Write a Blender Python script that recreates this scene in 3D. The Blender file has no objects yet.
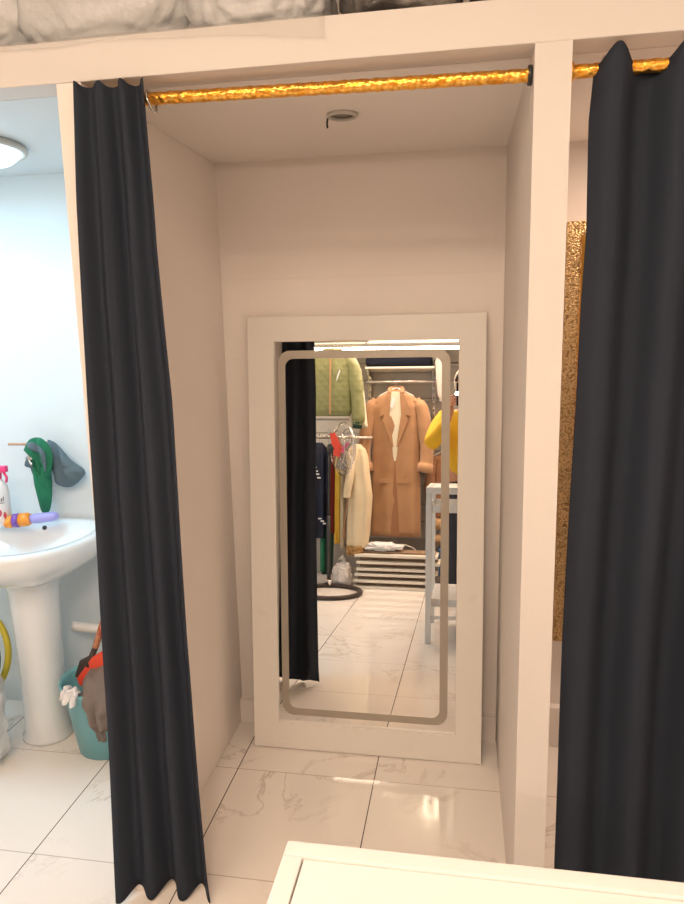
import bpy, bmesh, math, random
from mathutils import Vector, Matrix, noise
random.seed(7)
C = bpy.context.scene.collection
PI = math.pi

# ------------------------------------------------------------------ helpers
def obj(name, bm, m, parent=None, smooth=True, loc=None, rot=None):
    me = bpy.data.meshes.new(name)
    bmesh.ops.recalc_face_normals(bm, faces=bm.faces[:])
    bm.to_mesh(me); bm.free()
    o = bpy.data.objects.new(name, me); C.objects.link(o)
    if isinstance(m, (list, tuple)):
        for k in m: me.materials.append(k)
    else:
        me.materials.append(m)
    if smooth:
        for p in me.polygons: p.use_smooth = True
    if parent: o.parent = parent
    if loc: o.location = loc
    if rot: o.rotation_euler = rot
    return o
def tag(o, label, cat, group=None):
    o['label'] = label; o['category'] = cat
    if group: o['group'] = group
    return o
def thing(name, label, cat, loc=(0,0,0), rot=(0,0,0), group=None):
    o = bpy.data.objects.new(name, None); C.objects.link(o)
    o.location = loc; o.rotation_euler = rot; o.empty_display_size = .05
    return tag(o, label, cat, group)
def struct(name, bm, m, smooth=False):
    o = obj(name, bm, m, smooth=smooth); o['kind'] = 'structure'; return o
def BM(): return bmesh.new()
def box(bm, x0, x1, y0, y1, z0, z1, bev=0, mi=0):
    t = bmesh.new()
    bmesh.ops.create_cube(t, size=1)
    for v in t.verts:
        v.co = Vector((x0+(v.co.x+.5)*(x1-x0), y0+(v.co.y+.5)*(y1-y0), z0+(v.co.z+.5)*(z1-z0)))
    if bev: bmesh.ops.bevel(t, geom=t.edges[:], offset=bev, segments=2, affect='EDGES', profile=.6)
    merge(bm, t, mi); return bm
def merge(bm, t, mi=0, M=None):
    mp = {}
    for v in t.verts: mp[v] = bm.verts.new(M @ v.co if M else v.co)
    for f in t.faces:
        try:
            g = bm.faces.new([mp[v] for v in f.verts]); g.material_index = mi
        except ValueError: pass
    t.free()
def loft(bm, rings, closed=True, caps=True, mi=0):
    vs = [[bm.verts.new(p) for p in r] for r in rings]
    n = len(rings[0])
    for a, b in zip(vs[:-1], vs[1:]):
        for i in range(n if closed else n-1):
            j = (i+1) % n
            f = bm.faces.new((a[i], a[j], b[j], b[i])); f.material_index = mi
    if caps and closed:
        for r in (vs[0], vs[-1]):
            try: bm.faces.new(r).material_index = mi
            except ValueError: pass
    return bm
def frames(path):
    P = [Vector(p) for p in path]; out = []
    ref = None
    for i, p in enumerate(P):
        t = (P[min(i+1, len(P)-1)] - P[max(i-1, 0)]).normalized()
        if ref is None:
            ref = Vector((0,0,1)) if abs(t.z) < .9 else Vector((0,1,0))
            ref = (ref - t*ref.dot(t)).normalized()
        else:
            ref = (ref - t*ref.dot(t)).normalized()
        out.append((p, ref, t.cross(ref)))
    return out
def tube(bm, path, rad, n=12, flat=1.0, caps=True, mi=0, ripple=0):
    """tube along path; rad a number or list; flat squashes along world y"""
    R = rad if isinstance(rad, (list, tuple)) else [rad]*len(path)
    rings = []
    for k, ((p, a, b), r) in enumerate(zip(frames(path), R)):
        ring = []
        for i in range(n):
            th = 2*PI*i/n
            d = a*math.cos(th)*r + b*math.sin(th)*r
            if ripple: d *= 1 + ripple*noise.noise(Vector((i*.9, k*.7, r*30)))
            d.y *= flat
            ring.append(p+d)
        rings.append(ring)
    return loft(bm, rings, True, caps, mi)
def smoothpath(pts, n=6):
    P = [Vector(p) for p in pts]; out = []
    for i in range(len(P)-1):
        p0 = P[max(i-1,0)]; p1 = P[i]; p2 = P[i+1]; p3 = P[min(i+2, len(P)-1)]
        for k in range(n):
            t = k/n
            out.append(.5*((2*p1)+(-p0+p2)*t+(2*p0-5*p1+4*p2-p3)*t*t+(-p0+3*p1-3*p2+p3)*t**3))
    out.append(P[-1]); return out
def lathe(bm, prof, c=(0,0,0), n=40, sx=1, sy=1, mi=0, caps=True):
    rings = [[Vector((c[0]+r*math.cos(2*PI*i/n)*sx, c[1]+r*math.sin(2*PI*i/n)*sy, c[2]+z)) for i in range(n)] for r, z in prof]
    return loft(bm, rings, True, caps, mi)
def torus(bm, c, R, r, M=None, n=48, m=10, sx=1):
    c = Vector(c); vs = []
    for i in range(n):
        th = 2*PI*i/n; ring = []
        for j in range(m):
            ph = 2*PI*j/m
            v = Vector(((R+r*math.cos(ph))*math.cos(th)*sx, (R+r*math.cos(ph))*math.sin(th), r*math.sin(ph)))
            if M: v = M @ v
            ring.append(bm.verts.new(c+v))
        vs.append(ring)
    for i in range(n):
        a, b = vs[i], vs[(i+1) % n]
        for j in range(m):
            k = (j+1) % m
            bm.faces.new((a[j], b[j], b[k], a[k]))
    return bm
def prism(bm, pts, y0, y1, mi=0):
    """polygon in x,z extruded in y"""
    a = [bm.verts.new((x, y0, z)) for x, z in pts]; b = [bm.verts.new((x, y1, z)) for x, z in pts]
    bm.faces.new(a).material_index = mi; bm.faces.new(b[::-1]).material_index = mi
    for i in range(len(pts)):
        j = (i+1) % len(pts)
        bm.faces.new((a[i], b[i], b[j], a[j])).material_index = mi
    return bm
def prism_z(bm, pts, z0, z1, mi=0):
    a = [bm.verts.new((x, y, z0)) for x, y in pts]; b = [bm.verts.new((x, y, z1)) for x, y in pts]
    bm.faces.new(a[::-1]).material_index = mi; bm.faces.new(b).material_index = mi
    for i in range(len(pts)):
        j = (i+1) % len(pts)
        bm.faces.new((a[i], a[j], b[j], b[i])).material_index = mi
    return bm
def solid(o, t, off=0):
    m = o.modifiers.new('solid', 'SOLIDIFY'); m.thickness = t; m.offset = off; return o
def subd(o, n=1):
    m = o.modifiers.new('sub', 'SUBSURF'); m.levels = n; m.render_levels = n; return o
def crumple(bm, c, size, amp, seed=0, sub=4, sharp=1.0, flatbase=True):
    t = bmesh.new(); bmesh.ops.create_icosphere(t, subdivisions=sub, radius=1)
    for v in t.verts:
        d = v.co.copy()
        d = Vector([math.copysign(abs(q)**.72, q) for q in d])
        p = v.co*1.6+Vector((seed*3.1, seed*1.7, seed))
        n1 = noise.noise(p); n2 = abs(noise.noise(p*2.6)); n3 = abs(noise.noise(p*6.1))
        d *= 1 + amp*(n1 + sharp*(.8*n2 + .34*n3) - .4)
        q = Vector((d.x*size[0], d.y*size[1], d.z*size[2]))
        if flatbase and q.z < -size[2]*.9: q.z = -size[2]*.9
        v.co = Vector(c)+q
    merge(bm, t); return bm

# ------------------------------------------------------------------ materials
def mat(name, col, rough=.6, metal=0, spec=.5, bump=None, noisec=None, trans=0, alpha=1, emit=None, sheen=0, coat=0, sub=0):
    m = bpy.data.materials.new(name); m.use_nodes = True
    nt = m.node_tree; b = nt.nodes['Principled BSDF']
    b.inputs['Base Color'].default_value = (*col, 1)
    b.inputs['Roughness'].default_value = rough; b.inputs['Metallic'].default_value = metal
    b.inputs['Specular IOR Level'].default_value = spec
    b.inputs['Transmission Weight'].default_value = trans; b.inputs['Alpha'].default_value = alpha
    b.inputs['Sheen Weight'].default_value = sheen; b.inputs['Coat Weight'].default_value = coat
    if sub: b.inputs['Subsurface Weight'].default_value = sub; b.inputs['Subsurface Scale'].default_value = .02
    if emit:
        b.inputs['Emission Color'].default_value = (*emit[0], 1); b.inputs['Emission Strength'].default_value = emit[1]
    tc = nt.nodes.new('ShaderNodeTexCoord')
    if noisec:      # (scale, colour2, low, high)
        sc, c2, lo, hi = noisec
        n = nt.nodes.new('ShaderNodeTexNoise'); n.inputs['Scale'].default_value = sc; n.inputs['Detail'].default_value = 5
        nt.links.new(tc.outputs['Object'], n.inputs['Vector'])
        r = nt.nodes.new('ShaderNodeValToRGB'); r.color_ramp.elements[0].position = lo; r.color_ramp.elements[1].position = hi
        r.color_ramp.elements[0].color = (*col, 1); r.color_ramp.elements[1].color = (*c2, 1)
        nt.links.new(n.outputs['Fac'], r.inputs['Fac']); nt.links.new(r.outputs['Color'], b.inputs['Base Color'])
    if bump:        # (scale, strength, distance)
        n = nt.nodes.new('ShaderNodeTexNoise'); n.inputs['Scale'].default_value = bump[0]; n.inputs['Detail'].default_value = 6
        nt.links.new(tc.outputs['Object'], n.inputs['Vector'])
        bp = nt.nodes.new('ShaderNodeBump'); bp.inputs['Strength'].default_value = bump[1]; bp.inputs['Distance'].default_value = bump[2]
        nt.links.new(n.outputs['Fac'], bp.inputs['Height']); nt.links.new(bp.outputs['Normal'], b.inputs['Normal'])
    return m
M = {}
M['paint'] = mat('cream_wall_paint', (.89,.835,.79), .7, spec=.3, bump=(9,.10,.01), noisec=(2.5,(.86,.80,.75),.35,.75))
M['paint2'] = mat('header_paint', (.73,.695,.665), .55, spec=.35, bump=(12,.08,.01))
M['washpaint'] = mat('washroom_paint', (.70,.78,.82), .5, spec=.4, bump=(7,.08,.01))
M['ceil'] = mat('ceiling_paint', (.75,.72,.68), .8, bump=(8,.1,.01))
M['frame'] = mat('white_lacquered_wood', (.82,.79,.74), .42, spec=.45, bump=(20,.03,.005), noisec=(14,(.76,.71,.64),.62,.85))
M['white'] = mat('white_enamel', (.82,.81,.79), .35)
M['cream'] = mat('cream_laminate', (.86,.85,.82), .35)
M['porcelain'] = mat('white_porcelain', (.78,.83,.86), .12, coat=.4)
M['mirror'] = mat('mirror_glass', (.93,.94,.93), .0, 1)
M['frost'] = mat('frosted_band', (.42,.38,.32), .45, .35)
M['curtain'] = mat('charcoal_curtain_cloth', (.027,.034,.050), .85, spec=.2, bump=(260,.25,.002))
M['chrome'] = mat('brushed_chrome', (.7,.68,.65), .25, 1)
M['grey'] = mat('grey_panel', (.36,.34,.31), .5, spec=.4)
M['greylite'] = mat('light_grey_panel', (.52,.50,.46), .45)
M['black'] = mat('black_enamel', (.03,.03,.03), .4)
M['dark'] = mat('dark_slot', (.03,.025,.02), .8)
M['navy'] = mat('navy_cloth', (.012,.017,.04), .85, bump=(60,.4,.004))
M['camel'] = mat('camel_wool', (.45,.25,.125), .85, sheen=.3, bump=(120,.3,.002), noisec=(6,(.38,.20,.10),.4,.7))
M['brown'] = mat('brown_wool', (.33,.16,.08), .85, bump=(80,.3,.003))
M['tan'] = mat('tan_suede', (.47,.29,.14), .8, bump=(60,.3,.003))
M['liner'] = mat('cream_lining', (.80,.74,.58), .6)
M['olive'] = mat('olive_quilted_nylon', (.25,.26,.11), .55)
M['ivory'] = mat('ivory_knit', (.78,.66,.46), .85, bump=(140,.4,.003), noisec=(5,(.72,.58,.38),.4,.7))
M['fur'] = mat('brown_fur', (.28,.15,.05), .95, bump=(50,.9,.01), noisec=(40,(.5,.3,.12),.4,.6))
M['yellow'] = mat('yellow_cloth', (.78,.52,.07), .8, bump=(80,.3,.003))
M['mustard'] = mat('mustard_jersey', (.68,.40,.015), .8, bump=(120,.3,.002))
M['red'] = mat('dark_red_cloth', (.25,.02,.015), .7)
M['redplastic'] = mat('red_ribbon', (.75,.07,.03), .45)
M['pink'] = mat('pink_ribbon', (.65,.08,.2), .5)
M['green'] = mat('green_cloth', (.01,.16,.08), .85, bump=(60,.4,.004))
M['dgreen'] = mat('dark_green_cloth', (.012,.05,.03), .85, bump=(60,.4,.004))
M['slate'] = mat('slate_blue_cloth', (.10,.15,.18), .85, bump=(60,.4,.004))
M['blue'] = mat('blue_plastic', (.03,.13,.33), .45)
M['board'] = mat('white_shelf_board', (.84,.78,.68), .4)
M['boardedge'] = mat('raw_board_underside', (.30,.20,.13), .7)
M['bag'] = mat('cloudy_plastic_bag', (.75,.77,.79), .22, spec=.8, bump=(22,.5,.02), alpha=.85)
M['bagclear'] = mat('clear_plastic_wrap', (.72,.68,.62), .15, spec=.8, bump=(20,.5,.02), alpha=.13)
M['bagwhite'] = mat('white_plastic_bag', (.74,.68,.64), .4, bump=(25,.5,.01))
M['darkstuff'] = mat('dark_wrapped_goods', (.09,.08,.075), .4, bump=(18,.6,.02), noisec=(9,(.32,.29,.26),.45,.7))
M['aqua'] = mat('aqua_bucket_plastic', (.19,.46,.51), .4)
M['skin'] = mat('skin', (.50,.24,.14), .5, sub=.1)
M['hair'] = mat('dark_hair', (.025,.015,.01), .55, bump=(90,.5,.004))
M['scarf'] = mat('pale_headscarf_cloth', (.62,.56,.48), .8, bump=(30,.4,.006))
M['denim'] = mat('dark_trousers', (.03,.035,.05), .85)
M['lip'] = mat('lip', (.42,.12,.09), .5)
M['eye'] = mat('eye_white', (.8,.78,.75), .2)
M['orange'] = mat('orange_plastic', (.85,.30,.03), .4)
M['purple'] = mat('purple_band', (.20,.08,.42), .4)
M['lavender'] = mat('lavender_plastic', (.36,.34,.72), .4)
M['hotpink'] = mat('pink_plastic', (.85,.06,.22), .35)
M['wood'] = mat('worn_wood', (.62,.30,.16), .6, noisec=(30,(.50,.10,.06),.45,.6))
M['ragged'] = mat('grey_floor_cloth', (.20,.165,.145), .9, bump=(30,.6,.01))
M['rubber'] = mat('dark_rubber', (.045,.03,.025), .5)
M['rag'] = mat('white_cloth', (.83,.83,.84), .8)
M['hose'] = mat('yellow_hose', (.65,.52,.04), .5)
M['stripe'] = mat('beige_peg', (.55,.36,.25), .5)
M['nozzle'] = mat('phone_black_glass', (.01,.01,.015), .1)
M['flash'] = mat('phone_flash_lens', (.9,.95,1), .3, emit=((.8,.93,1),40))
M['lamp_warm'] = mat('warm_lamp_tube', (1,.9,.75), .3, emit=((1,.86,.62),110))
M['panel_warm'] = mat('warm_led_panel', (1,.92,.8), .3, emit=((1,.76,.55),7))
M['strip_warm'] = mat('fill_strip_diffuser', (1,.92,.8), .3, emit=((1,.78,.58),1.3))
M['lamp_cool'] = mat('cool_led_panel', (.9,.97,1), .3, emit=((.62,.88,1),7))
M['glassdark'] = mat('spotlight_glass', (.22,.20,.17), .2)
M['decal'] = mat('bottle_print', (.16,.14,.2), .5)

def marble():
    m = bpy.data.materials.new('marble_floor_tiles'); m.use_nodes = True
    nt = m.node_tree; N = nt.nodes; L = nt.links; b = N['Principled BSDF']
    b.inputs['Roughness'].default_value = .05; b.inputs['Specular IOR Level'].default_value = .45
    g = N.new('ShaderNodeNewGeometry'); sp = N.new('ShaderNodeSeparateXYZ'); L.new(g.outputs['Position'], sp.inputs[0])
    def mth(op, a, bb=None, c=None):
        n = N.new('ShaderNodeMath'); n.operation = op
        for k, v in enumerate((a, bb, c)):
            if v is None: continue
            if isinstance(v, (int, float)): n.inputs[k].default_value = v
            else: L.new(v, n.inputs[k])
        return n.outputs[0]
    def line(s, off, w):
        t = mth('ADD', s, off); t = mth('MULTIPLY', t, 2.0)
        f = mth('FRACT', t); f = mth('SUBTRACT', f, .5); f = mth('ABSOLUTE', f); f = mth('SUBTRACT', .5, f)
        return mth('LESS_THAN', f, w*2.0), mth('FLOOR', t)
    lx, ix = line(sp.outputs['X'], .8074+10, .0017)
    ly, iy = line(sp.outputs['Y'], -2.2444+10, .0014)
    # per tile offset so veins break at the joints
    cx = N.new('ShaderNodeCombineXYZ'); L.new(mth('MULTIPLY', ix, 3.7), cx.inputs[0]); L.new(mth('MULTIPLY', iy, 5.3), cx.inputs[1])
    L.new(mth('MULTIPLY', mth('ADD', ix, iy), 2.1), cx.inputs[2])
    va = N.new('ShaderNodeVectorMath'); L.new(g.outputs['Position'], va.inputs[0]); L.new(cx.outputs[0], va.inputs[1])
    n1 = N.new('ShaderNodeTexNoise'); n1.inputs['Scale'].default_value = 2.2; n1.inputs['Detail'].default_value = 7; n1.inputs['Roughness'].default_value = .62; n1.inputs['Distortion'].default_value = .9
    L.new(va.outputs[0], n1.inputs['Vector'])
    v = mth('SUBTRACT', n1.outputs['Fac'], .5); v = mth('ABSOLUTE', v)
    r1 = N.new('ShaderNodeMapRange'); r1.inputs[1].default_value = 0; r1.inputs[2].default_value = .018; r1.inputs[3].default_value = 1; r1.inputs[4].default_value = 0
    L.new(v, r1.inputs[0])
    n2 = N.new('ShaderNodeTexNoise'); n2.inputs['Scale'].default_value = 1.7; n2.inputs['Detail'].default_value = 2; L.new(va.outputs[0], n2.inputs['Vector'])
    r2 = N.new('ShaderNodeMapRange'); r2.inputs[1].default_value = .44; r2.inputs[2].default_value = .60; L.new(n2.outputs['Fac'], r2.inputs[0])
    vein = mth('MULTIPLY', r1.outputs[0], r2.outputs[0])
    mx = N.new('ShaderNodeMix'); mx.data_type = 'RGBA'; mx.inputs[6].default_value = (.87,.825,.78,1); mx.inputs[7].default_value = (.50,.42,.36,1)
    L.new(mth('MULTIPLY', vein, .6), mx.inputs[0])
    m2 = N.new('ShaderNodeMix'); m2.data_type = 'RGBA'; m2.inputs[7].default_value = (.36,.28,.22,1)
    L.new(mth('MULTIPLY', ly, .75), m2.inputs[0]); L.new(mx.outputs[2], m2.inputs[6])
    m3 = N.new('ShaderNodeMix'); m3.data_type = 'RGBA'; m3.inputs[7].default_value = (.05,.035,.025,1)
    L.new(lx, m3.inputs[0]); L.new(m2.outputs[2], m3.inputs[6])
    vo = N.new('ShaderNodeTexVoronoi'); vo.inputs['Scale'].default_value = 3.1; L.new(g.outputs['Position'], vo.inputs['Vector'])
    m4 = N.new('ShaderNodeMix'); m4.data_type = 'RGBA'; m4.inputs[7].default_value = (.12,.08,.05,1)
    L.new(mth('LESS_THAN', vo.outputs['Distance'], .022), m4.inputs[0]); L.new(m3.outputs[2], m4.inputs[6])
    L.new(m4.outputs[2], b.inputs['Base Color'])
    return m
M['marble'] = marble()

def gold(name, base, dark, sc):
    m = mat(name, base, .28, 1)
    nt = m.node_tree; N = nt.nodes; L = nt.links; b = N['Principled BSDF']
    tc = N['Texture Coordinate'] if 'Texture Coordinate' in N else N.new('ShaderNodeTexCoord')
    w = N.new('ShaderNodeTexVoronoi'); w.inputs['Scale'].default_value = sc; L.new(tc.outputs['Object'], w.inputs['Vector'])
    r = N.new('ShaderNodeValToRGB'); r.color_ramp.elements[0].color = (*base, 1); r.color_ramp.elements[1].color = (*dark, 1)
    r.color_ramp.elements[0].position = .3; r.color_ramp.elements[1].position = .8
    L.new(w.outputs['Distance'], r.inputs['Fac']); L.new(r.outputs['Color'], b.inputs['Base Color'])
    bp = N.new('ShaderNodeBump'); bp.inputs['Strength'].default_value = .55; bp.inputs['Distance'].default_value = .004; bp.invert = True
    L.new(w.outputs['Distance'], bp.inputs['Height']); L.new(bp.outputs['Normal'], b.inputs['Normal'])
    return m
M['goldrod'] = gold('embossed_gold_rod', (1.0,.58,.13), (.85,.36,.04), 90)
M['goldframe'] = gold('carved_gold_frame', (.82,.60,.32), (.45,.28,.12), 170)
M['goldedge'] = mat('plain_gold_edge', (.80,.42,.08), .3, .9)

def olive_quilt():
    m = M['olive']; nt = m.node_tree; N = nt.nodes; L = nt.links; b = N['Principled BSDF']
    tc = N.new('ShaderNodeTexCoord'); outs = []
    for rz in (.75, -.75):
        mp = N.new('ShaderNodeMapping'); mp.inputs['Rotation'].default_value = (0, rz, 0); L.new(tc.outputs['Object'], mp.inputs[0])
        w = N.new('ShaderNodeTexWave'); w.wave_profile = 'SIN'; w.bands_direction = 'X'; w.inputs['Scale'].default_value = 5.5; L.new(mp.outputs[0], w.inputs['Vector']); outs.append(w.outputs['Fac'])
    a = N.new('ShaderNodeMath'); a.operation = 'MINIMUM'; L.new(outs[0], a.inputs[0]); L.new(outs[1], a.inputs[1])
    bp = N.new('ShaderNodeBump'); bp.inputs['Strength'].default_value = .25; bp.inputs['Distance'].default_value = .012
    L.new(a.outputs[0], bp.inputs['Height']); L.new(bp.outputs['Normal'], b.inputs['Normal'])
olive_quilt()

# ------------------------------------------------------------------ measured places (metres)
F0, F1 = 1.656, 1.745        # header front / back
ZC, ZH = 2.160, 2.250        # header bottom / top
YB = 2.572                   # back wall
XL0, XL1 = -.953, -.891      # left partition
XR0, XR1 = .131, .2085       # right partition
SHOP_Y = -1.40; ZS = 2.85

# ------------------------------------------------------------------ setting
struct('floor', box(BM(), -2.7, 2.7, SHOP_Y-.1, YB+.1, -.08, 0), M['marble'])
bm = BM(); box(bm, XL1-.03, 2.7, YB, YB+.1, 0, ZC+.02); struct('wall_back', bm, M['paint'])
struct('wall_washroom_back', box(BM(), -2.7, XL1-.03, YB, YB+.1, 0, ZC+.02), M['washpaint'])
struct('wall_washroom_left', box(BM(), -2.7, -2.6, F0+.1, YB, 0, ZC), M['washpaint'])
struct('wall_booth_left', box(BM(), XL0, XL1, F0+.001, YB, 0, ZC, .003), M['paint'])
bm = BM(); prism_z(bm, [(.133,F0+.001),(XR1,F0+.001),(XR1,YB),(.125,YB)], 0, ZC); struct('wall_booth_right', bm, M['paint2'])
# header beam and the slab over the booths
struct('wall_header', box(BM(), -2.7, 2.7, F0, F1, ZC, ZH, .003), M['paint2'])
struct('ceiling_booth', box(BM(), XL0+.0, 2.7, F1, YB+.1, ZC, ZC+.07), M['paint'])
struct('ceiling_washroom', box(BM(), -2.7, XL0, F1, YB+.1, ZC, ZC+.07), M['washpaint'])
struct('wall_upper_back', box(BM(), -2.7, 2.7, YB+.1, YB+.2, ZC, ZS), M['paint'])
struct('ceiling_shop', box(BM(), -2.8, 2.8, SHOP_Y-.1, YB+.2, ZS, ZS+.08), M['ceil'])
struct('wall_left', box(BM(), -2.8, -2.7, SHOP_Y-.1, YB+.2, 0, ZS), M['paint'])
struct('wall_right', box(BM(), 2.7, 2.8, SHOP_Y-.1, YB+.2, 0, ZS), M['paint'])
struct('wall_front', box(BM(), -2.7, 2.7, SHOP_Y-.1, SHOP_Y, 0, ZS), M['grey'])
struct('trim_1', box(BM(), XL1+.001, .124, YB-.0025, YB, .10, 1.755, .001), M['paint'])
struct('baseboard_back', box(BM(), XL1+.001, .124, YB-.035, YB, 0, .10, .003), M['paint'])
struct('baseboard_right_booth', box(BM(), XR1+.001, 1.9, YB-.035, YB, 0, .16, .003), M['paint'])
struct('wall_right_booth_side', box(BM(), 1.9, 1.97, F0+.001, YB, 0, ZC), M['paint'])
# side walls of the shop have pale boards
# ------------------------------------------------------------------ curtain rods
def rod(x0, x1, label):
    t = thing('curtain_rod', label, 'curtain rod', (x0, 1.700, 2.1115+(.015 if x0 < 0 else 0)), (0, (.015 if x0 < 0 else 0), 0))
    bm = BM(); n = 20; L = x1-x0; K = int(L/.006); rings = []
    for k in range(K+1):
        x = L*k/K; ring = []
        for i in range(n):
            th = 2*PI*i/n
            r = .0138 + .0006*math.sin(2*th + x*170) + .0004*math.sin(5*th - x*260) + .0003*math.sin(3*th+x*400)
            ring.append(Vector((x, r*math.cos(th), r*math.sin(th))))
        rings.append(ring)
    loft(bm, rings); obj('pole', bm, M['goldrod'], t)
    for x in (.004, L-.004):
        bm = BM(); rings = []
        for xx, r in ((x-.004,.020),(x,.021),(x+.004,.020)):
            rings.append([Vector((xx, r*math.cos(2*PI*i/20), r*math.sin(2*PI*i/20))) for i in range(20)])
        loft(bm, rings); obj('end_bracket', bm, M['black'] if x > L/2 else M['goldedge'], t)
    return t
rod(XL1, .131, 'embossed gold curtain rod across the open fitting booth with the mirror')
rod(XR1, 1.9, 'embossed gold curtain rod over the booth right of the white pillar')

# ------------------------------------------------------------------ curtains
def interp(tab, z):
    tab = sorted(tab)
    if z <= tab[0][0]: return tab[0][1]
    for (a, x), (b, y) in zip(tab[:-1], tab[1:]):
        if z <= b:
            t = (z-a)/(b-a); return x+(y-x)*t
    return tab[-1][1]
def curtain(label, L, R, nf, ztop, zbot, amp, seed, ymid, bw, tw, nu, phase, eyelets, rodz, nv=80, hmm=1.0):
    x0 = interp(L, ztop); t = thing('curtain', label, 'curtain', (x0, 1.70, 0))
    bm = BM(); vs = []
    for j in range(nv+1):
        v = j/nv; row = []
        for i in range(nu+1):
            u = i/nu; e = math.sin(PI*u)**.5 if 0 < u < 1 else 0
            wob = e*(.20*math.sin(2.6*v+seed)+.55*hmm*noise.noise(Vector((u*3+seed, v*1.0, 0)))+.25*noise.noise(Vector((u*7+seed, v*2.2, 5))))
            ph = 2*PI*nf*u + phase + wob*v**.5
            c = math.cos(ph); sh = c*(1-.25*c*c)*1.25
            zt = ztop + tw*(max(0, -c)**1.5) ; zb = zbot + bw*(.5+.5*math.cos(ph))
            z = zt+(zb-zt)*v
            a = amp(u, v)*(1+.35*noise.noise(Vector((u*5, v*2, seed+9))))
            y = ymid(u, v) + a*sh + .005*noise.noise(Vector((u*9, v*5, seed)))
            xl, xr = interp(L, z), interp(R, z)
            uu = u - .12/nf/(2*PI)*math.sin(2*ph)*.6*e
            row.append(bm.verts.new((xl+(xr-xl)*uu-x0, y-1.70, z)))
        vs.append(row)
    for j in range(nv):
        for i in range(nu):
            bm.faces.new((vs[j][i], vs[j][i+1], vs[j+1][i+1], vs[j+1][i]))
    o = obj('cloth', bm, M['curtain'], t); solid(o, .003)
    for x in eyelets:
        bm = BM(); torus(bm, (x-x0, 0, rodz), .024, .0035, Matrix.Rotation(math.radians(75), 3, 'Y'), n=28, m=8); obj('eyelet', bm, M['chrome'], t)
    return t
L1 = [(0,-.955),(.3,-.946),(.56,-.938),(.8,-.932),(1.1,-.926),(1.42,-.920),(1.66,-.914),(1.9,-.907),(2.15,-.893)]
R1 = [(0,-.691),(.08,-.697),(.36,-.705),(.8,-.714),(1.12,-.716),(1.42,-.718),(1.56,-.724),(1.78,-.733),(1.93,-.735),(2.15,-.729)]
curtain('dark charcoal curtain gathered at the left of the open booth, hiding its pillar', L1, R1, 3.0, 2.143, .006,
        lambda u, v: (.013+.011*v)*(1 if u > .12 else .45+.55*u/.12), 1.3, lambda u, v: 1.634+.044*min(1, u*2.2)*min(1, .35+v*6)-.024*v, .022, .010, 200, PI*.9, [-.738], 2.118, hmm=.7)
L2 = [(0,.240),(.44,.239),(.83,.238),(1.03,.241),(1.41,.249),(1.64,.252),(1.78,.257),(2.01,.253),(2.15,.262)]
curtain('dark charcoal curtain drawn across the booth right of the white pillar', L2, [(0,1.10),(2.2,1.12)], 6.3, 2.118, .02,
        lambda u, v: .030, 4.1, lambda u, v: 1.690-.004*v, .03, .034, 320, PI*.42, [.284], 2.1115)

# ------------------------------------------------------------------ leaning mirror
LEAN = .0919
mt = thing('leaning_mirror', 'tall mirror in a wide white frame leaning on the booth wall', 'mirror', (0, 2.385, .0032), (-LEAN, 0, 0))
mx0, mx1, mh = -.7875, .0667, 1.621
ix0, ix1, iz0, iz1 = mx0+.097, mx1-.094, .100, mh-.088
T = .029
obj('glass', box(BM(), ix0+.0005, ix1-.0005, .010, .014, iz0+.0005, iz1-.0005), M['mirror'], mt, smooth=False)
obj('backing_board', box(BM(), ix0+.0005, ix1-.0005, .015, .027, iz0+.0005, iz1-.0005), M['boardedge'], mt, smooth=False)
def rrect(x0, x1, z0, z1, r, n=8):
    P = []
    for cx, cz, a0 in ((x1-r, z1-r, 0), (x0+r, z1-r, 90), (x0+r, z0+r, 180), (x1-r, z0+r, 270)):
        for k in range(n+1):
            a = math.radians(a0+90*k/n); P.append((cx+r*math.cos(a), cz+r*math.sin(a)))
    return P
def ringprism(bm, A, B, y0, y1):
    n = len(A); q = [[bm.verts.new((x, y, z)) for x, z in P] for P, y in ((A,y0),(B,y0),(B,y1),(A,y1))]
    for a, b in ((0,1),(1,2),(2,3),(3,0)):
        for i in range(n):
            j = (i+1) % n; bm.faces.new((q[a][i], q[a][j], q[b][j], q[b][i]))
    return bm
bm = BM()
ringprism(bm, [(mx1,mh),(mx0,mh),(mx0,0),(mx1,0)], [(ix1,iz1),(ix0,iz1),(ix0,iz0),(ix1,iz0)], 0, T)
fr = obj('frame', bm, M['frame'], mt, smooth=False)
bv = fr.modifiers.new('bevel', 'BEVEL'); bv.width = .002; bv.segments = 2
bx0, bx1, bz0, bz1 = ix0+.014, ix1-.029, iz0+.031, iz1-.032
obj('frosted_band', ringprism(BM(), rrect(bx0, bx1, bz0, bz1, .045), rrect(bx0+.027, bx1-.029, bz0+.027, bz1-.029, .03), .0092, .0099), M['frost'], mt, smooth=False)
obj('inner_lip', box(BM(), ix0+.001, ix1-.001, .0025, .0095, iz0+.0005, iz0+.006), M['frame'], fr, smooth=False)

# ------------------------------------------------------------------ unlit recessed ceiling spot in the booth
t = thing('recessed_spotlight', 'small unlit round spotlight hanging loose in the booth ceiling', 'ceiling light', (-.345, 2.07, ZC))
obj('trim_ring', torus(BM(), (0,0,-.004), .038, .006, n=32), M['greylite'], t)
obj('lens', lathe(BM(), [(.001,-.003),(.033,-.003),(.033,-.001),(.001,-.001)], n=32), M['glassdark'], t)
obj('spring_clip', tube(BM(), [(-.04,0,-.006),(-.043,.0,-.02),(-.042,0,-.034)], .0025, 8), M['dark'], t)

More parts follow.
